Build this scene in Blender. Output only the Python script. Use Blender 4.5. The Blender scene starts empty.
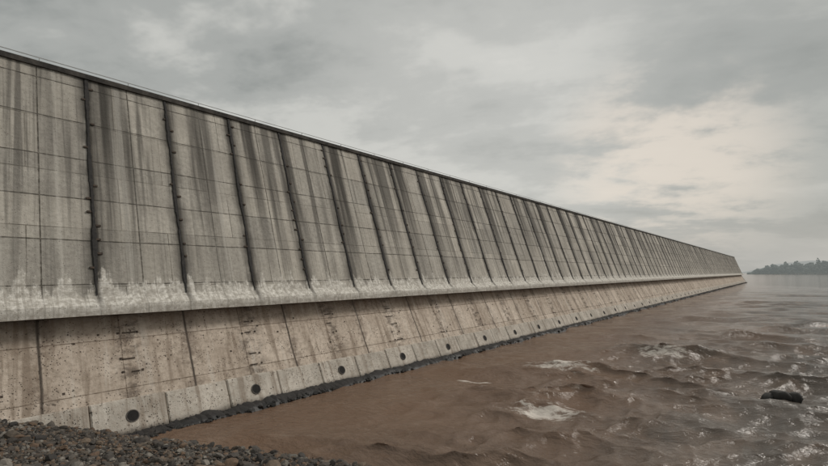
import bpy, math, random
import numpy as np
from mathutils import Vector
random.seed(7); rng=np.random.default_rng(7)
S=bpy.context.scene
S.view_settings.view_transform='Standard'; S.view_settings.look='None'; S.view_settings.exposure=0

# ---------------------------------------------------------------- helpers
def link(o,parent=None):
    S.collection.objects.link(o)
    if parent: o.parent=parent
    return o
def mesh_obj(name,verts,faces,mat=None,parent=None,smooth=False,uvs=None):
    me=bpy.data.meshes.new(name); me.from_pydata([tuple(v) for v in verts],[],[tuple(f) for f in faces]); me.update()
    if uvs is not None:
        uv=me.uv_layers.new(name='UVMap')
        for l in me.loops: uv.data[l.index].uv=uvs[l.vertex_index]
    if smooth: me.polygons.foreach_set('use_smooth',[True]*len(me.polygons))
    if mat: me.materials.append(mat)
    return link(bpy.data.objects.new(name,me),parent)
def np_mesh(name,V,F,mat,smooth=True,parent=None):
    me=bpy.data.meshes.new(name); n=len(V); m=len(F); k=F.shape[1]
    me.vertices.add(n); me.vertices.foreach_set('co',V.astype(np.float32).ravel())
    me.loops.add(m*k); me.loops.foreach_set('vertex_index',F.astype(np.int32).ravel())
    me.polygons.add(m); me.polygons.foreach_set('loop_start',np.arange(0,m*k,k,dtype=np.int32))
    me.polygons.foreach_set('use_smooth',np.full(m,smooth))
    me.update(calc_edges=True); me.validate()
    me.materials.append(mat)
    return link(bpy.data.objects.new(name,me),parent)
class NT:
    def __init__(s,tree): s.t=tree; s.n=tree.nodes; s.l=tree.links
    def new(s,typ,ins=None,**kw):
        nd=s.n.new(typ)
        for k,v in kw.items(): setattr(nd,k,v)
        for k,v in (ins or {}).items(): s.put(nd.inputs[k],v)
        return nd
    def put(s,sock,v):
        if isinstance(v,bpy.types.NodeSocket): s.l.new(v,sock)
        elif isinstance(v,bpy.types.Node): s.l.new(v.outputs[0],sock)
        else: sock.default_value=v
    def math(s,op,a,b=0.0,c=0.0,clamp=False):
        nd=s.new('ShaderNodeMath',operation=op,use_clamp=clamp); s.put(nd.inputs[0],a); s.put(nd.inputs[1],b); s.put(nd.inputs[2],c); return nd.outputs[0]
    def mix(s,f,a,b,bt='MIX'):
        nd=s.new('ShaderNodeMix',data_type='RGBA',blend_type=bt); s.put(nd.inputs[0],f); 
        s.put(nd.inputs[6],(*a,1) if isinstance(a,tuple) else a); s.put(nd.inputs[7],(*b,1) if isinstance(b,tuple) else b); return nd.outputs[2]
    def mr(s,v,a,b,c=0.0,d=1.0,sm=True):
        nd=s.new('ShaderNodeMapRange',interpolation_type='SMOOTHSTEP' if sm else 'LINEAR'); 
        for i,x in enumerate((v,a,b,c,d)): s.put(nd.inputs[i],x)
        return nd.outputs[0]
    def mapp(s,v,scale=(1,1,1),loc=(0,0,0),rot=(0,0,0)):
        nd=s.new('ShaderNodeMapping'); s.put(nd.inputs[0],v); nd.inputs[1].default_value=loc; nd.inputs[2].default_value=rot; nd.inputs[3].default_value=scale; return nd.outputs[0]
    def noise(s,v,scale,detail=4,rough=.55,dist=0.0):
        nd=s.new('ShaderNodeTexNoise'); s.put(nd.inputs['Vector'],v); nd.inputs['Scale'].default_value=scale; nd.inputs['Detail'].default_value=detail; nd.inputs['Roughness'].default_value=rough; nd.inputs['Distortion'].default_value=dist; return nd.outputs[0]
    def bump(s,h,strength=.5,dist=.02,normal=None):
        nd=s.new('ShaderNodeBump'); s.put(nd.inputs['Height'],h); nd.inputs['Strength'].default_value=strength; nd.inputs['Distance'].default_value=dist
        if normal is not None: s.l.new(normal,nd.inputs['Normal'])
        return nd.outputs[0]
def material(name):
    m=bpy.data.materials.new(name); m.use_nodes=True; t=NT(m.node_tree); b=t.n['Principled BSDF']; return m,t,b

# ---------------------------------------------------------------- dimensions
WZ=-4.75
Y0,Y1=-60.0,258.0
JP,J0=2.65,4.85
HP,H0=4.05,5.55
TOP=(-18.8,6.75); FL=(-16.35,-0.35); LIPT=(-15.88,-0.98); LIPB=(-15.82,-1.27); SOF=(-16.75,-1.36); FOOT=(-14.9,-4.75)

# ---------------------------------------------------------------- materials
def concrete_upper():
    m,t,b=material('upper_concrete')
    uv=t.new('ShaderNodeUVMap').outputs[0]
    sep=t.new('ShaderNodeSeparateXYZ',{0:uv}); u,v=sep.outputs[0],sep.outputs[1]
    n1=t.noise(uv,.6,3,.6); n2=t.noise(uv,7,4,.65); n3=t.noise(uv,38,2,.6)
    col=t.mix(t.mr(n1,.3,.7),(.42,.39,.345),(.57,.535,.475))
    col=t.mix(t.mr(n2,.35,.75,0,.45),col,(.27,.25,.22))
    br=t.new('ShaderNodeTexBrick',{'Vector':t.mapp(uv,loc=(-(J0%JP)+.003,.35,0)),'Color1':(.84,.84,.84,1),'Color2':(1.1,1.09,1.07,1),'Mortar':(.25,.24,.22,1),'Scale':1.0,'Mortar Size':.021,'Mortar Smooth':.3,'Brick Width':JP/2,'Row Height':1.42},offset=0.0)
    col=t.mix(t.mr(n2,.3,.6,.6,1.0),col,br.outputs[0],'MULTIPLY')
    br2=t.new('ShaderNodeTexBrick',{'Vector':t.mapp(uv,loc=(.7,.9,0)),'Color1':(.80,.80,.80,1),'Color2':(1.1,1.1,1.1,1),'Mortar':(.36,.35,.33,1),'Scale':1.0,'Mortar Size':.014,'Brick Width':3.9,'Row Height':1.9},offset=.37)
    col=t.mix(t.mr(n1,.38,.6,.35,.98),col,br2.outputs[0],'MULTIPLY')
    # run-off stains
    sA=t.noise(t.mapp(uv,(.95,.03,1)),1.0,3,.6,.2)
    sB=t.noise(t.mapp(uv,(3.2,.09,1),(3,1,0)),1.0,3,.6,.4)
    sC=t.noise(t.mapp(uv,(13,.4,1),(5,1,0)),1.0,2,.6,.3)
    up=t.mr(t.math('ADD',v,t.mr(sC,.2,.8,-1.8,1.8,False)),.6,6.0,.22,1.0,False)
    stA=t.math('MULTIPLY',t.mr(sA,.50,.60),up)
    stB=t.math('MULTIPLY',t.mr(sB,.52,.66),up)
    col=t.mix(t.math('MULTIPLY',stA,.74),col,(.09,.083,.073))
    col=t.mix(t.math('MULTIPLY',stB,.66),col,(.085,.078,.068))
    col=t.mix(t.mr(sC,.54,.74,0,.32),col,(.12,.11,.095))
    pale=t.math('MULTIPLY',t.mr(t.math('SUBTRACT',1.0,sB),.55,.68),.4)
    col=t.mix(pale,col,(.60,.57,.515))
    # dark weep beside every seal
    wn=t.noise(t.mapp(uv,(.5,.5,1),(1,7,0)),1.0,3)
    w=t.math('ADD',u,t.mr(wn,0,1,-.18,.18,False))
    fr=t.math('PINGPONG',t.math('SUBTRACT',w,J0+.05),JP/2)
    jw=t.math('MULTIPLY',t.mr(fr,.02,.42,1,0,False),t.mr(t.math('ADD',wn,t.math('MULTIPLY',sC,.3)),.48,.70,.35,1.0))
    col=t.mix(jw,col,(.045,.041,.036))
    # broad blackened runs starting at the crest beside some seals
    fr3=t.math('PINGPONG',t.math('SUBTRACT',t.math('ADD',u,t.mr(sA,.2,.8,-.7,.7,False)),J0+.62),JP)
    br3=t.math('MULTIPLY',t.mr(fr3,.10,.42,1,0),t.mr(t.math('ADD',v,t.mr(sB,.2,.8,-2.5,2.5,False)),.8,7,0.1,.9,False))
    col=t.mix(br3,col,(.052,.047,.041))
    # white mineral splash zone, soft and streaky at its top
    edge=t.math('ADD',v,t.math('ADD',t.mr(t.noise(t.mapp(uv,(1,.6,1)),1.5,6,.7),.2,.8,-.6,.6,False),t.mr(t.noise(t.mapp(uv,(2.6,.2,1),(8,8,0)),1.0,4,.6),.3,.7,-.45,.45,False)))
    sp=t.mr(edge,.92,1.22,1,0)
    wh=t.mix(t.mr(n2,.35,.65),(.80,.77,.71),(.44,.41,.36))
    wh=t.mix(t.mr(sC,.50,.66,0,.5),wh,(.30,.27,.23))
    wh=t.mix(t.mr(t.noise(uv,2.0,5,.7),.48,.66,0,.6),wh,(.33,.30,.26))
    col=t.mix(t.math('MULTIPLY',sp,.9),col,wh)
    col=t.mix(t.math('MULTIPLY',t.mr(fr,.0,.16,1,0),t.mr(v,.2,.6,.2,.75)),col,(.07,.062,.052))
    col=t.mix(t.math('MULTIPLY',t.mr(t.math('ADD',v,t.mr(n2,0,1,-.12,.12,False)),.1,.26,1,0),.4),col,(.20,.175,.145))
    pit=t.new('ShaderNodeTexVoronoi',{'Vector':uv,'Scale':9.0}).outputs[0]
    col=t.mix(t.mr(pit,.08,.16,.6,0),col,(.07,.06,.05))
    t.put(b.inputs['Base Color'],col); b.inputs['Roughness'].default_value=.88; b.inputs['Specular IOR Level'].default_value=.3
    h=t.math('ADD',t.math('MULTIPLY',br.outputs[1],-1.2),t.math('ADD',t.math('MULTIPLY',n2,.8),t.math('MULTIPLY',n3,.45)))
    h=t.math('ADD',h,t.math('MULTIPLY',sp,.3))
    t.put(b.inputs['Normal'],t.bump(h,.8,.04))
    return m
def concrete_lower(block=False):
    m,t,b=material('block_concrete' if block else 'lower_concrete')
    uv=t.new('ShaderNodeUVMap').outputs[0]
    sep=t.new('ShaderNodeSeparateXYZ',{0:uv}); u,v=sep.outputs[0],sep.outputs[1]
    n1=t.noise(uv,.8,4,.6); n2=t.noise(uv,6,4,.7); n3=t.noise(uv,40,2,.6)
    if block: col=t.mix(t.mr(n1,.3,.7),(.42,.385,.335),(.63,.58,.51))
    else: col=t.mix(t.mr(n1,.3,.7),(.51,.43,.355),(.68,.59,.50))
    col=t.mix(t.mr(n2,.4,.72,0,.5),col,(.29,.235,.185))
    if not block:
        br=t.new('ShaderNodeTexBrick',{'Vector':t.mapp(uv,loc=(-((H0+HP/2)%HP)+.003,.1,0)),'Color1':(.82,.80,.78,1),'Color2':(1.1,1.1,1.1,1),'Mortar':(.36,.32,.28,1),'Scale':1.0,'Mortar Size':.013,'Mortar Smooth':.2,'Brick Width':HP/2,'Row Height':1.55},offset=0.0)
        col=t.mix(t.mr(n2,.3,.6,.5,.95),col,br.outputs[0],'MULTIPLY')
        fr=t.math('PINGPONG',t.math('SUBTRACT',t.math('ADD',u,t.mr(n1,0,1,-.06,.06,False)),H0+HP/2),HP/2)
        col=t.mix(t.mr(fr,.015,.06,.85,0),col,(.05,.042,.035))
        col=t.mix(t.math('MULTIPLY',t.mr(fr,.05,.5,.6,0),t.mr(t.noise(uv,1.5,4,.7),.4,.65)),col,(.13,.10,.08))
        fr2=t.math('PINGPONG',t.math('SUBTRACT',u,H0+.25),HP/2)
        dk=t.math('MULTIPLY',t.mr(fr2,.1,.75,1,0),t.mr(t.noise(t.mapp(uv,(1.2,2.0,1)),1.7,5,.75),.44,.60))
        col=t.mix(t.math('MULTIPLY',dk,.7),col,(.10,.08,.065))
        bm=br.outputs[1]
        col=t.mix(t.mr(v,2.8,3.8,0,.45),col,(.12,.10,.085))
    sB=t.noise(t.mapp(uv,(3.0,.25,1),(3,1,0)),1.0,4,.65,.4)
    col=t.mix(t.mr(sB,.5,.66,0,.6),col,(.20,.15,.11))
    col=t.mix(t.mr(t.math('SUBTRACT',1.0,sB),.56,.68,0,.4),col,(.68,.63,.56))
    pn=t.new('ShaderNodeTexVoronoi',{'Vector':uv,'Scale':5.5})
    pit=t.math('MULTIPLY',t.mr(pn.outputs[0],.08,.17,1,0),t.mr(n1,.42,.56))
    pn2=t.new('ShaderNodeTexVoronoi',{'Vector':uv,'Scale':15.0})
    pit2=t.math('MULTIPLY',t.mr(pn2.outputs[0],.12,.28,1,0),t.mr(t.noise(t.mapp(uv,loc=(5,5,0)),1.3,3),.43,.56))
    pits=t.math('MAXIMUM',pit,pit2)
    col=t.mix(t.math('MULTIPLY',pits,.85),col,(.07,.052,.04))
    wet=t.mr(t.math('ADD',v,t.mr(n2,0,1,-.15,.15,False)),.10,.34,1,0)
    col=t.mix(t.math('MULTIPLY',wet,.85),col,(.05,.04,.033))
    t.put(b.inputs['Base Color'],col); b.inputs['Roughness'].default_value=.85; b.inputs['Specular IOR Level'].default_value=.3
    h=t.math('ADD',t.math('MULTIPLY',n2,.8),t.math('MULTIPLY',n3,.4)); h=t.math('SUBTRACT',h,t.math('MULTIPLY',pits,1.0))
    if not block: h=t.math('SUBTRACT',h,t.math('MULTIPLY',bm,1.2))
    t.put(b.inputs['Normal'],t.bump(h,.8,.04))
    return m
def plain(name,c1,c2,scale=6,rough=.8,bump=.4,metal=0.0,haze_glow=None):
    m,t,b=material(name); oc=t.new('ShaderNodeTexCoord').outputs['Object']
    n=t.noise(oc,scale,4,.65)
    t.put(b.inputs['Base Color'],t.mix(t.mr(n,.3,.7),c1,c2)); b.inputs['Roughness'].default_value=rough; b.inputs['Metallic'].default_value=metal
    t.put(b.inputs['Normal'],t.bump(n,bump,.03))
    if haze_glow: b.inputs['Emission Color'].default_value=(*haze_glow,1); b.inputs['Emission Strength'].default_value=1  # emission paints distance haze into the material; the surface is no light source
    return m
M_up=concrete_upper(); M_lo=concrete_lower(); M_bl=concrete_lower(True)
M_seal=plain('bitumen_seal',(.010,.009,.009),(.032,.029,.026),9,.8)
M_cope=plain('coping_concrete',(.035,.033,.03),(.10,.09,.08),3,.85)
M_steel=plain('galvanised_steel',(.30,.30,.29),(.42,.42,.41),8,.5,.1,.2)
M_rust=plain('rusty_iron',(.03,.022,.017),(.085,.06,.042),20,.85)
M_pipe=plain('drain_rim',(.05,.045,.04),(.13,.115,.10),10,.8)
M_hole=plain('drain_inside',(.008,.007,.006),(.015,.013,.012),10,.9)

# ---------------------------------------------------------------- dam
dam=link(bpy.data.objects.new('concrete_dam',None))
def profile_sheet(name,prof,mat,y0,y1,dy,wob=0.0,parent=dam,flip=False):
    ny=int(round((y1-y0)/dy))+1; ys=np.linspace(y0,y1,ny); V=[];UV=[];F=[]
    d=[0]
    for i in range(1,len(prof)): d.append(d[-1]+math.hypot(prof[i][0]-prof[i-1][0],prof[i][1]-prof[i-1][1]))
    k=len(prof)
    for y in ys:
        for i,(x,z) in enumerate(prof):
            w=wob*(math.sin(y*1.7+i*2)+.6*math.sin(y*4.1+i)+.5*math.sin(y*.53+2*i))
            V.append((x+w,y,z+w*.5)); UV.append((y,d[i]))
    for j in range(ny-1):
        for i in range(k-1):
            a=j*k+i; f=(a,a+k,a+k+1,a+1); F.append(f[::-1] if flip else f)
    return mesh_obj(name,V,F,mat,parent,uvs=UV)
def lerp(a,b,t): return tuple(a[i]+(b[i]-a[i])*t for i in range(len(a)))
up=[LIPB,LIPT,lerp(LIPT,FL,.5),FL]
up[2]=(up[2][0]-.08,up[2][1]-.04)
up+= [lerp(FL,TOP,t) for t in (.15,.3,.45,.6,.75,.9,1)]
profile_sheet('upper_wall_face',up,M_up,Y0,Y1,.66,.010)
profile_sheet('ledge_soffit',[SOF,(LIPB[0]-.012,LIPB[1])],M_lo,Y0,Y1,3,0)
SLT=(-16.6,-1.35)
sl_full=math.hypot(SLT[0]-FOOT[0],SLT[1]-FOOT[1])
def lowpt(s,off=0.0):
    dx=(SLT[0]-FOOT[0])/sl_full; dz=(SLT[1]-FOOT[1])/sl_full
    return (FOOT[0]+dx*s+dz*off, FOOT[1]+dz*s-dx*off)
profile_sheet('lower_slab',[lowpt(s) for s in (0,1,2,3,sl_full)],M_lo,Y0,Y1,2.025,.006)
profile_sheet('slab_footing',[lowpt(-.8),lowpt(0)],M_hole,Y0,Y1,3,0)
V=[];F=[];UV=[]
BH=1.12; g=.018
y=H0-HP/4-HP/2*16
while y<Y1-3:
    a,b_=y+g,y+HP/2-g; pr=.08+random.uniform(-.015,.02); hh=BH+random.uniform(-.025,.02)
    sec=[(-.7,pr),(hh-.05,pr),(hh,pr-.05),(hh,-.03)]
    base=len(V); uo=random.uniform(0,50)
    for yy,ins in ((a,.0),(a+.03,1),(b_-.03,1),(b_,0)):
        for (s,o) in sec:
            oo=o if ins else o-.035
            x,z=lowpt(s+random.uniform(-.008,.008),oo); V.append((x,yy,z)); UV.append((yy+uo,s))
    for r in range(3):
        for i in range(3):
            q=base+r*4+i; F.append((q,q+4,q+5,q+1))
    for r,fl in ((0,False),(3,True)):
        q=base+r*4; f=[q,q+1,q+2,q+3]; F.append(tuple(f[::-1]) if fl else tuple(f))
    y+=HP/2
mesh_obj('base_blocks',V,F,M_bl,dam,uvs=UV)
V=[];F=[];Vh=[];Fh=[]
ax=np.array([(SLT[0]-FOOT[0])/sl_full,0,(SLT[1]-FOOT[1])/sl_full]); nrm=np.array([ax[2],0,-ax[0]]); yy_=np.array([0,1,0])
NS=20
yd=H0-HP*4
while yd<Y1-6:
    jit=random.uniform(-.08,.08)
    c0=lowpt(.60+random.uniform(-.03,.03)); c0=np.array([c0[0],yd+jit,c0[1]])
    base=len(V); R=.155
    rings=[(R+.03,.085),(R+.025,.112),(R,.116),(R-.012,.06)]
    for rr,o in rings:
        for i in range(NS):
            an=2*math.pi*i/NS; V.append(c0+nrm*o+yy_*rr*math.cos(an)+ax*rr*math.sin(an))
    for r in range(3):
        for i in range(NS):
            p=base+r*NS+i; q=base+r*NS+(i+1)%NS; F.append((p,q,q+NS,p+NS))
    bh=len(Vh)
    for i in range(NS):
        an=2*math.pi*i/NS; Vh.append(c0+nrm*.106+yy_*(R-.002)*math.cos(an)+ax*(R-.002)*math.sin(an))
    Fh.append(tuple(range(bh,bh+NS)))
    yd+=HP
mesh_obj('drain_pipe_rims',V,F,M_pipe,dam,True); mesh_obj('drain_throats',Vh,Fh,M_hole,dam)
def addbox(V,F,c,a,b,n,la,lb,ln):
    base=len(V)
    for sa in (-1,1):
        for sb in (-1,1):
            for sn in (-1,1): V.append(c+a*la*sa/2+b*lb*sb/2+n*ln*sn/2)
    for f in ((0,1,3,2),(4,6,7,5),(0,4,5,1),(2,3,7,6),(0,2,6,4),(1,5,7,3)): F.append(tuple(base+i for i in f))
# step irons and anchor bolts: weathered, many broken off
V=[];F=[]
yd=H0-HP*4
def lp3(s,o,y): x,z=lowpt(s,o); return np.array([x,y,z])
while yd<Y1-6:
    for s in np.arange(1.5,3.5,.42):
        y_=yd+.25+random.uniform(-.04,.04); r=random.random()
        if r<.38:
            l=random.uniform(.2,.42); addbox(V,F,lp3(s,.015,y_+random.uniform(-.08,.08)),yy_,ax,nrm,l,.03,.035)
        if r<.8:
            for sg in (-.27,.27):
                if random.random()<.6: addbox(V,F,lp3(s+random.uniform(-.03,.03),.01,y_+sg),yy_,ax,nrm,.06,.06,.035)
    for k in range(3): addbox(V,F,lp3(random.uniform(1.4,3.2),.005,yd+random.uniform(-1.6,1.6)),yy_,ax,nrm,.055,.055,.03)
    yd+=HP
mesh_obj('step_irons',V,F,M_rust,dam)
# joint seals
uax=np.array([TOP[0]-FL[0],0,TOP[1]-FL[1]]); UL=np.linalg.norm(uax); uax/=UL; un=np.array([uax[2],0,-uax[0]])
V=[];F=[];Vc=[];Fc=[]
yj=J0-JP*8
while yj<Y1-1:
    strong=random.random()
    wd=.055+.035*strong if yj>6 else .07
    n=60 if yj<40 else 14
    ph=random.uniform(0,9); base=len(V); lean=random.uniform(-.05,.05)
    for i in range(n+1):
        t_=i/n; s=-.5+t_*(UL+.48)
        p=np.array([FL[0],0,FL[1]])+uax*max(s,0)
        if s<0: q=lerp(FL,up[2],min(1,-s/.5)); p=np.array([q[0],0,q[1]])
        wy=yj+.012*math.sin(ph+s*1.3)+random.uniform(-.007,.007)+lean*t_
        ww=wd*(.8+.25*math.sin(ph+s*2.3)+random.uniform(-.22,.22))*(1 if s>0 else .5)
        for (dy,o) in ((-ww,.003),(-ww*.7,.03),(ww*.7,.03),(ww,.003)): V.append(p+yy_*(wy+dy)+un*(o+.012))
    s=.5
    while s<UL-.3 and yj<120:
        if random.random()<.65:
            p=np.array([FL[0],0,FL[1]])+uax*s
            addbox(Vc,Fc,p+yy_*(yj+random.choice((-.10,.11,.13))+lean*s/UL)+un*.02,yy_,uax,un,random.uniform(.07,.16),.06,.05)
        s+=.47
    for i in range(n):
        for k in range(3):
            q=base+i*4+k; F.append((q,q+1,q+5,q+4))
    yj+=JP
mesh_obj('joint_seals',V,F,M_seal,dam); mesh_obj('seal_clamps',Vc,Fc,M_rust,dam)
def extrude_poly(name,poly,y0,y1,mat,parent=dam):
    n=len(poly); V=[(x,y0,z) for x,z in poly]+[(x,y1,z) for x,z in poly]
    F=[(i,(i+1)%n,n+(i+1)%n,n+i) for i in range(n)]+[tuple(range(n))[::-1],tuple(range(n,2*n))]
    return mesh_obj(name,V,F,mat,parent)
extrude_poly('crest_coping',[(TOP[0]+.10,TOP[1]-.02),(TOP[0]+.12,TOP[1]+.14),(TOP[0]-.5,TOP[1]+.17),(TOP[0]-.5,TOP[1]-.02)],Y0,Y1+.1,M_cope)
extrude_poly('crest_road',[(TOP[0]-.5,TOP[1]-.01),(TOP[0]-.5,TOP[1]-.5),(TOP[0]-8,TOP[1]-.5),(TOP[0]-8,TOP[1]-.01)],Y0,Y1,M_cope)
extrude_poly('downstream_face',[(TOP[0]-8,TOP[1]-.02),(TOP[0]-7.9,-6),(TOP[0]-14,-6)],Y0,Y1,M_lo)
V=[(FOOT[0]+.1,Y1,-6),(FOOT[0]+.1,Y1,-4.7),(SLT[0],Y1,SLT[1]),(LIPB[0],Y1,LIPB[1]),(LIPT[0],Y1,LIPT[1]),(FL[0],Y1,FL[1]),(TOP[0],Y1,TOP[1]),(TOP[0]-8,Y1,TOP[1]),(TOP[0]-14,Y1,-6)]
mesh_obj('end_wall',V,[tuple(range(len(V)))[::-1]],M_up,dam,uvs=[(v[0],v[2]+6) for v in V])
V=[];F=[]; X_=np.array([1.,0,0]);Z_=np.array([0,0,1.])
y=Y0
while y<Y1:
    addbox(V,F,np.array([TOP[0]-.05,y,TOP[1]+.22]),X_,yy_,Z_,.02,.02,.16); y+=JP
addbox(V,F,np.array([TOP[0]-.05,(Y0+Y1)/2,TOP[1]+.305]),X_,yy_,Z_,.022,Y1-Y0,.022)
mesh_obj('crest_guard_wire',V,F,M_steel,dam)

# ---------------------------------------------------------------- water
def axis(f0,f1,st,rneg,rpos,lo,hi):
    mid=list(np.arange(f0,f1,st)); p=mid[-1]; s=st; pos=[]
    while p<hi: s*=rpos; s=min(s,400); p+=s; pos.append(p)
    p=f0; s=st; neg=[]
    while p>lo: s*=rneg; s=min(s,400); p-=s; neg.append(p)
    return np.array(neg[::-1]+mid+pos)
xs=axis(-15.4,6,.07,1.10,1.012,-4000,5000); ys=axis(4.5,26,.075,1.12,1.010,-200,7000)
X,Y=np.meshgrid(xs,ys); DX,DY=np.meshgrid(np.gradient(xs),np.gradient(ys)); cell=np.maximum(DX,DY)
def vnoise(x,y,seed):
    r=np.random.default_rng(seed); T=r.random((256,256)); xi=np.floor(x).astype(int); yi=np.floor(y).astype(int); fx=x-xi; fy=y-yi
    fx=fx*fx*(3-2*fx); fy=fy*fy*(3-2*fy); g=lambda a,b:T[a%256,b%256]
    return (g(xi,yi)*(1-fx)+g(xi+1,yi)*fx)*(1-fy)+(g(xi,yi+1)*(1-fx)+g(xi+1,yi+1)*fx)*fy
Zw=np.zeros_like(X); DXo=np.zeros_like(X); DYo=np.zeros_like(X)
wx=X+1.0*(vnoise(X/5,Y/5,1)-.5)+.25*(vnoise(X/1.6,Y/1.6,2)-.5); wy=Y+1.0*(vnoise(X/5,Y/5,3)-.5)+.25*(vnoise(X/1.6,Y/1.6,4)-.5)
main=math.radians(-62)
for i in range(90):
    lam=.36*(6.5/.36)**(i/89)*random.uniform(.93,1.07); kk=2*math.pi/lam
    an=main+random.gauss(0,.50 if lam<1.5 else .33); amp=.0102*lam**.80*random.uniform(.5,1.3)
    fade=np.clip((lam/cell-3)/3,0,1)
    ph=kk*(math.cos(an)*wx+math.sin(an)*wy)+random.uniform(0,6.28)
    c=np.cos(ph)*fade; s=np.sin(ph)*fade
    Zw+=amp*c; DXo-=1.1*amp*math.cos(an)*s; DYo-=1.1*amp*math.sin(an)*s
calm=np.clip((X+15.5)/8,0.30,1.0)
groups=.45+.9*vnoise(X/6+3,Y/6,9)
def swell(cx,cy,L,Wd,H,ang):
    ca,sa=math.cos(ang),math.sin(ang); a=(X-cx)*ca+(Y-cy)*sa; b=-(X-cx)*sa+(Y-cy)*ca
    b=b+.3*np.sin(a*1.3)+.15*(vnoise(X/.7,Y/.7,77)-.5)
    return H*np.exp(-(a/L)**2)*np.where(b<0,np.exp(-(b/(Wd*.4))**2),np.exp(-(b/Wd)**2))
EX=swell(-6.6,15.8,2.2,.9,.24,.35)+swell(-8.6,22.3,2.8,1.1,.28,.35)+swell(-3.0,17.3,1.7,.8,.16,.3)+swell(-1.5,21,2.4,.9,.16,.4)+swell(-6,30,3.5,1.2,.3,.35)
EX=np.where(cell<1,EX,0)
V=np.stack([X+DXo*calm*groups,Y+DYo*calm*groups,WZ+Zw*calm*groups+EX],-1).reshape(-1,3)
ny,nx=X.shape; I=np.arange(ny*nx).reshape(ny,nx)
F=np.stack([I[:-1,:-1],I[:-1,1:],I[1:,1:],I[1:,:-1]],-1).reshape(-1,4)
m,t,b=material('muddy_water')
pos=t.new('ShaderNodeNewGeometry').outputs['Position']; sp=t.new('ShaderNodeSeparateXYZ',{0:pos})
px,py,pz=sp.outputs
dist=t.math('ADD',t.math('ADD',px,15),t.mr(t.noise(pos,.12,3),.2,.8,-6,6,False))
silt=t.mr(dist,1,18,1,0)
sw=t.noise(t.mapp(pos,(.5,.18,1),rot=(0,0,.3)),1.0,4,.6,1.0)
col=t.mix(silt,(.092,.077,.064),(.172,.108,.072))
col=t.mix(t.mr(sw,.42,.7,0,.5),col,(.215,.150,.110))
def blob(cx,cy,rx,ry,rot):
    v=t.new('ShaderNodeVectorMath',operation='SUBTRACT'); t.put(v.inputs[0],pos); v.inputs[1].default_value=(cx,cy,WZ)
    v2=t.mapp(v.outputs[0],(1,1,1),rot=(0,0,rot)); v3=t.mapp(v2,(1/rx,1/ry,0))
    ln=t.new('ShaderNodeVectorMath',operation='LENGTH'); t.put(ln.inputs[0],v3); return t.mr(ln.outputs['Value'],.0,1,1,0)
fm=blob(-6.8,15.6,2.8,1.0,-.35)
for a in ((-8.7,22.1,3.2,1.1,-.35),(-5.9,29.6,3.0,1.0,-.35),(-11.2,18.2,1.6,.4,-.35)):
    fm=t.math('MAXIMUM',fm,t.math('MULTIPLY',blob(*a),.9))
st_=t.mapp(t.mapp(pos,rot=(0,0,-.35)),(.8,2.2,1))
fn=t.noise(st_,2.2,7,.78,.4)
foam=t.mr(t.math('ADD',fn,t.math('MULTIPLY',fm,.34)),.66,.84)
crest=t.math('MULTIPLY',t.mr(pz,WZ+.17,WZ+.36),t.mr(fn,.50,.70))
foam=t.math('MAXIMUM',foam,t.math('MULTIPLY',crest,.4))
col=t.mix(t.math('MULTIPLY',foam,.88),col,(.68,.63,.57))
t.put(b.inputs['Base Color'],col); t.put(b.inputs['Roughness'],t.mr(foam,0,1,.08,.7)); b.inputs['IOR'].default_value=1.36
w1=t.noise(t.mapp(t.mapp(pos,rot=(0,0,-.4)),(1,1.9,1)),3.2,4,.6,.3)
t.put(b.inputs['Normal'],t.bump(w1,.5,.15))
np_mesh('water',V,F,m)

# ---------------------------------------------------------------- gravel bank
A=np.array([-14.9,4.85]); al=np.array([.92,.39]); inn=np.array([.39,-.92])
prof_d=[-6,-1,0,1,2,5.5,11,20,60]; prof_z=[-7.5,-5.4,-4.80,-4.12,-3.62,-3.0,-1.85,-1.4,-.6]
def bank_z(x,y):
    s=(x-A[0])*al[0]+(y-A[1])*al[1]; d=(x-A[0])*inn[0]+(y-A[1])*inn[1]
    d=d+.35*(vnoise(s/1.7+50,s*0+.5,21)-.5)
    z=np.interp(d,prof_d,prof_z)
    return z+.16*(vnoise(x/1.1+90,y/1.1+90,22)-.5)+.08*(vnoise(x/.4+90,y/.4+90,23)-.5)
s_=np.linspace(-12,40,400); d_=np.concatenate([np.linspace(-5,14,240),np.linspace(14.5,60,30)])
SS,DD=np.meshgrid(s_,d_); BX=A[0]+SS*al[0]+DD*inn[0]; BY=A[1]+SS*al[1]+DD*inn[1]; BZ=bank_z(BX,BY)
I=np.arange(BX.size).reshape(BX.shape); F=np.stack([I[:-1,:-1],I[1:,:-1],I[1:,1:],I[:-1,1:]],-1).reshape(-1,4)
m,t,b=material('gravel_soil'); oc=t.new('ShaderNodeTexCoord').outputs['Object']
vo=t.new('ShaderNodeTexVoronoi',{'Vector':oc,'Scale':22.0}); z=t.new('ShaderNodeSeparateXYZ',{0:oc}).outputs[2]
c=t.mix(t.new('ShaderNodeSeparateColor',{0:vo.outputs['Color']}).outputs[0],(.02,.018,.016),(.08,.07,.06))
t.put(b.inputs['Base Color'],t.mix(t.mr(z,-4.5,-3.9,.9,0),c,(.010,.009,.009))); b.inputs['Roughness'].default_value=.9
t.put(b.inputs['Normal'],t.bump(vo.outputs[0],-.8,.05))
np_mesh('gravel_bank',np.stack([BX,BY,BZ],-1).reshape(-1,3),F,m,True)

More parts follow.
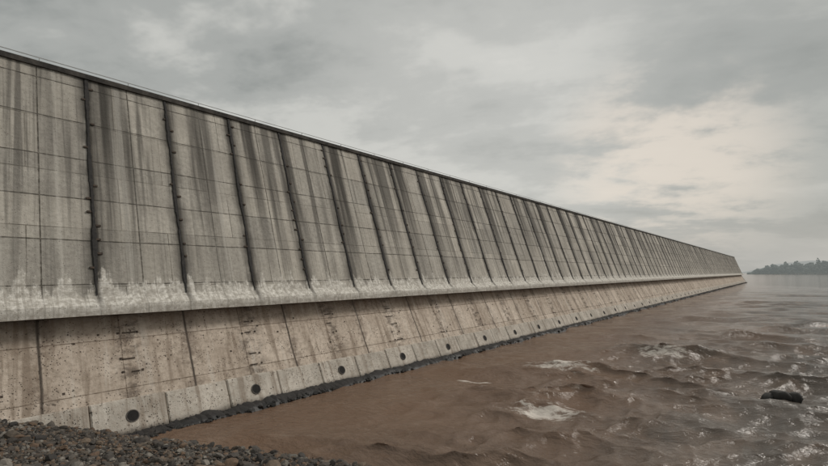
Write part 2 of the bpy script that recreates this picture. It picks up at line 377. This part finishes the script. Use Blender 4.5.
import bmesh
def ico(sub):
    bm=bmesh.new(); bmesh.ops.create_icosphere(bm,subdivisions=sub,radius=1); V=np.array([v.co[:] for v in bm.verts]); F=np.array([[v.index for v in f.verts] for f in bm.faces]); bm.free(); return V,F
def stone_geo(P,sizes,sub,flat):
    bv,bf=ico(sub); n=len(P); nv=len(bv); var=[]
    for k in range(24):
        r=np.ones(nv)
        for q in range(9):
            d=rng.normal(size=3); d/=np.linalg.norm(d); lim=rng.uniform(.55,.95); dp=bv@d
            r=np.minimum(r,np.where(dp>.05,lim/np.maximum(dp,.05),9))
        var.append(bv*(r*(1+rng.normal(0,.06,nv)))[:,None])
    var=np.array(var)[rng.integers(0,24,n)]
    sc=np.stack([rng.uniform(.7,1.4,n),rng.uniform(.7,1.4,n),flat*rng.uniform(.7,1.4,n)],-1)*sizes[:,None]
    var=var*sc[:,None,:]
    a=rng.uniform(0,6.28,n); tl=rng.normal(0,.5,n)
    ca,sa=np.cos(a)[:,None],np.sin(a)[:,None]; ct,st=np.cos(tl)[:,None],np.sin(tl)[:,None]
    x,y,z=var[...,0],var[...,1],var[...,2]; y,z=y*ct-z*st,y*st+z*ct; x,y=x*ca-y*sa,x*sa+y*ca
    V=(np.stack([x,y,z],-1)+P[:,None,:]).reshape(-1,3)
    F=(bf[None]+(np.arange(n)*nv)[:,None,None]).reshape(-1,3)
    return V,F,np.repeat(rng.random(n),nv)
def stones(name,parts,mat,smooth=False):
    Vs=[];Fs=[];Ts=[];o=0
    for P,sz,sub,flat in parts:
        V,F,T=stone_geo(P,sz,sub,flat); Vs.append(V); Fs.append(F+o); Ts.append(T); o+=len(V)
    ob=np_mesh(name,np.concatenate(Vs),np.concatenate(Fs),mat,smooth)
    at=ob.data.attributes.new('tint','FLOAT','POINT'); at.data.foreach_set('value',np.concatenate(Ts).astype(np.float32)); return ob
def stone_mat(name,ramp,wetz0,wetz1):
    m,t,b=material(name); at=t.new('ShaderNodeAttribute',attribute_name='tint').outputs['Fac']
    cr=t.new('ShaderNodeValToRGB',{0:at}); cr.color_ramp.interpolation='CONSTANT'; e=cr.color_ramp.elements
    e[0].color=(*ramp[0],1); e[1].position=1/len(ramp); e[1].color=(*ramp[1],1)
    for i in range(2,len(ramp)): q=e.new(i/len(ramp)); q.color=(*ramp[i],1)
    oc=t.new('ShaderNodeTexCoord').outputs['Object']; z=t.new('ShaderNodeSeparateXYZ',{0:oc}).outputs[2]
    n=t.noise(oc,25,4,.7); c=t.mix(t.mr(n,.3,.7,0,.5),cr.outputs[0],(.05,.045,.04))
    wet=t.mr(t.math('ADD',z,t.mr(t.noise(oc,.8,3),0,1,-.3,.3,False)),wetz0,wetz1,1,0)
    c=t.mix(t.math('MULTIPLY',wet,.88),c,(.008,.008,.008))
    t.put(b.inputs['Base Color'],c); t.put(b.inputs['Roughness'],t.mr(wet,0,1,.85,.5)); t.put(b.inputs['Normal'],t.bump(n,.5,.01)); return m
M_gr=stone_mat('gravel_stone',[(.11,.095,.08),(.06,.052,.045),(.19,.14,.10),(.085,.07,.058),(.15,.095,.06),(.27,.245,.21),(.032,.029,.027),(.17,.11,.07),(.075,.066,.058),(.12,.095,.072),(.045,.038,.032),(.17,.155,.135)],-4.35,-3.55)
def scatter(n,mu,sg,lo,hi,lift):
    sd=rng.uniform(-2.5,10.5,n); dd=rng.uniform(-.25,8.0,n)
    gx=A[0]+sd*al[0]+dd*inn[0]; gy=A[1]+sd*al[1]+dd*inn[1]
    s=np.clip(rng.lognormal(mu,sg,n),lo,hi); z=bank_z(gx,gy)+s*lift; k=(gx>-16.3)&(gx<1)
    return np.stack([gx,gy,z],-1)[k],s[k]
a1=scatter(42000,-3.65,.38,.014,.06,.3); a2=scatter(4500,-3.0,.42,.035,.13,.35)
stones('gravel',[(a1[0],a1[1],1,.7),(a2[0],a2[1],2,.7)],M_gr)
M_rr=stone_mat('wet_riprap',[(.022,.02,.02),(.035,.032,.03),(.016,.015,.015),(.045,.038,.034)],WZ+.0,WZ+.16)
yb=np.concatenate([np.arange(3,60,.12),np.arange(60,258,.5)]); V=[];F=[]
wv=.22+.22*vnoise(yb/1.3,yb*0+.5,41)+.10*vnoise(yb/.35,yb*0+.5,42); hv=.10+.12*vnoise(yb/.6,yb*0+.5,43)
for y,w,h in zip(yb,wv,hv):
    for (x,z) in ((-14.9-.12,WZ+h+.06),(-14.9+w*.45,WZ+h),(-14.9+w*.85,WZ+h*.35),(-14.9+w+.25,WZ-.35)): V.append((x+random.uniform(-.03,.03),y,z+random.uniform(-.03,.03)))
for i in range(len(yb)-1):
    for k in range(3): q=i*4+k; F.append((q,q+1,q+5,q+4))
toe=mesh_obj('riprap',V,F,M_rr)
n1=4200; yy=4.2+(rng.random(n1)**1.8)*253; w=rng.uniform(-.1,.36,n1)
sz=np.clip(rng.lognormal(-2.95,.4,n1),.025,.12)*(1+yy/120)
P=np.stack([-14.88+w,yy,WZ+.13-.33*w],-1)
st=stones('loose_stones',[(P,sz,1,.7)],M_rr); st.parent=toe
m_b=stone_mat('boulder_rock',[(.03,.028,.027),(.04,.037,.035)],WZ,WZ+.3)
stones('boulder',[(np.array([[-.45,21.9,WZ+.22],[-.1,22.1,WZ+.16],[-.85,21.7,WZ+.12]]),np.array([.38,.30,.24]),3,.75)],m_b,True)

# ---------------------------------------------------------------- distant hills + forest
th=math.radians(39)
def az(pxl,D):
    xr=pxl/460*D; return np.array([-math.sin(th)*D+math.cos(th)*xr, math.cos(th)*D+math.sin(th)*xr])
def ridge(name,D,x0,x1,h0,h1,seed,mat,depth=250,ramp=2.2):
    xs=np.linspace(x0,x1,260); V=[];F=[]
    for i,xp in enumerate(xs):
        t_=i/259; h=(h0+(h1-h0)*min(1,t_*ramp))*(.8+.4*float(vnoise(np.array(xp/30.+seed),np.array(.5),seed))+.1*float(vnoise(np.array(xp/6.),np.array(.5),seed+1)))
        h*=min(1,t_*25)
        for k,(dd,hh) in enumerate(((0,-8),(8,2),(depth*.3,h*.6),(depth*.6,h),(depth*1.4,-8))):
            p=az(xp,D+dd); V.append((p[0],p[1],WZ+hh))
    for i in range(259):
        for k in range(4): q=i*5+k; F.append((q,q+5,q+6,q+1))
    return mesh_obj(name,V,F,mat,smooth=True)
ridge('hills',2200,322,1300,30,85,5,plain('haze_glow_hill',(.05,.055,.055),(.07,.075,.075),.02,.95,.1,haze_glow=(.25,.26,.25)),300,7)  # hills glow evenly to imitate haze, no fog volume
m_f,t,b=material('haze_glow_foliage')
at=t.new('ShaderNodeAttribute',attribute_name='tint').outputs['Fac']
t.put(b.inputs['Base Color'],t.mix(at,(.03,.036,.033),(.09,.10,.09))); b.inputs['Roughness'].default_value=1
b.inputs['Emission Color'].default_value=(.125,.135,.13,1); b.inputs['Emission Strength'].default_value=1  # tree haze is a faint glow painted into the foliage
ridge('shore_terrain',1000,333,1300,5,19,11,plain('haze_glow_shore',(.05,.055,.05),(.08,.085,.075),.05,.95,.1,haze_glow=(.13,.137,.13)),120,8)  # shore haze is likewise emission built into its material
n=10000; xp=333+(rng.random(n)**1.4)*600; dp=rng.uniform(2,80,n)
tt=(xp-333)/(1300-333); hh=(5+14*np.minimum(1,tt*8))*np.minimum(1,tt*25)*(.8+.4*vnoise(xp/30+11,xp*0+.5,11))
pts=np.array([az(a,1000+c) for a,c in zip(xp,dp)])
hill=np.interp(dp,[0,36,72,100],[.05,.6,1,.9])*hh
tree_h=(7+23*vnoise(xp/3.2,xp*0+.3,31)**1.8)*np.clip((xp-333)/25,.15,1)
P=np.stack([pts[:,0],pts[:,1],WZ+hill+rng.uniform(0,1,n)*tree_h],-1)
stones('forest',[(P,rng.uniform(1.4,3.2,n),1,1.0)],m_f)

# ---------------------------------------------------------------- world
W=bpy.data.worlds.new('sky'); S.world=W; W.use_nodes=True; t=NT(W.node_tree); bg=t.n['Background']
SE,SAZ=math.radians(42),math.radians(38)
sky=t.new('ShaderNodeTexSky',sky_type='NISHITA'); sky.sun_disc=False; sky.sun_elevation=SE; sky.sun_rotation=SAZ; sky.dust_density=4; sky.air_density=1.5
g=t.new('ShaderNodeTexCoord').outputs['Generated']; s3=t.new('ShaderNodeSeparateXYZ',{0:g})
zz=t.math('MAXIMUM',s3.outputs[2],0.0); dn=t.math('ADD',zz,.26)
cx=t.math('DIVIDE',s3.outputs[0],dn); cy=t.math('DIVIDE',s3.outputs[1],dn)
cp=t.new('ShaderNodeCombineXYZ',{0:cx,1:cy,2:t.math('MULTIPLY',zz,.6)}).outputs[0]
n1=t.noise(t.mapp(cp,(1,1,1),(4.6,.7,0)),.75,2,.5,.1)
n2=t.noise(t.mapp(t.mapp(cp,rot=(0,0,-.45)),(.75,1.45,1),(7.1,3.0,0)),1.7,5,.55,.2)
n3=t.noise(t.mapp(cp,(1,1,1),(1.2,5,0)),6.5,4,.6,.1)
d=t.math('ADD',t.math('MULTIPLY',n1,.36),t.math('ADD',t.math('MULTIPLY',n2,.54),t.math('MULTIPLY',n3,.15)))
cr=t.new('ShaderNodeValToRGB',{0:d}); cr.color_ramp.interpolation='EASE'; e=cr.color_ramp.elements
e[0].position=.38; e[0].color=(.27,.285,.272,1); e[1].position=.69; e[1].color=(.78,.76,.71,1)
q=e.new(.48); q.color=(.40,.41,.39,1); q=e.new(.56); q.color=(.575,.575,.54,1)
def dirv(px_,py_):
    f=np.array([-math.sin(th),math.cos(th)]); r=np.array([math.cos(th),math.sin(th)])
    w=Vector((f[0]*460+r[0]*px_,f[1]*460+r[1]*px_,py_)); w.normalize(); return w
def lobe(px_,py_,c0,c1):
    nd=t.new('ShaderNodeVectorMath',operation='DOT_PRODUCT'); t.put(nd.inputs[0],g); nd.inputs[1].default_value=dirv(px_,py_); return t.mr(nd.outputs['Value'],c0,c1)
col=cr.outputs[0]
gl=t.math('MULTIPLY',lobe(255,108,.970,1.0),t.mr(t.math('ADD',n2,t.math('MULTIPLY',n3,.4)),.60,.80))
col=t.mix(t.math('MULTIPLY',lobe(110,140,.82,1.0),.45),col,(.68,.67,.63))
col=t.mix(t.math('MULTIPLY',lobe(430,190,.91,1.0),.55),col,(.30,.315,.30))
col=t.mix(t.math('MULTIPLY',gl,.7),col,(.82,.73,.63))
hz=t.mr(s3.outputs[2],0,.17,1,0)
col=t.mix(t.math('MULTIPLY',hz,.7),col,(.47,.46,.43))
skc=t.new('ShaderNodeVectorMath',operation='SCALE'); t.put(skc.inputs[0],sky.outputs[0]); skc.inputs['Scale'].default_value=.1
fin=t.mix(.95,skc.outputs[0],col)
t.put(bg.inputs[0],fin); bg.inputs[1].default_value=1.0

sun=bpy.data.lights.new('sun','SUN'); sun.energy=1.4; sun.angle=math.radians(18); sun.color=(1,.94,.87)
so=link(bpy.data.objects.new('sun',sun))
sd_=Vector((math.cos(SE)*math.sin(SAZ),math.cos(SE)*math.cos(SAZ),math.sin(SE)))
so.rotation_euler=sd_.to_track_quat('Z','Y').to_euler()

cam=bpy.data.cameras.new('camera'); cam.lens=20.0; cam.sensor_width=36; cam.clip_end=20000; cam.clip_start=.05
co=link(bpy.data.objects.new('camera',cam)); co.location=(0,0,0); co.rotation_euler=(math.radians(90+4.85),0,th)
S.camera=co
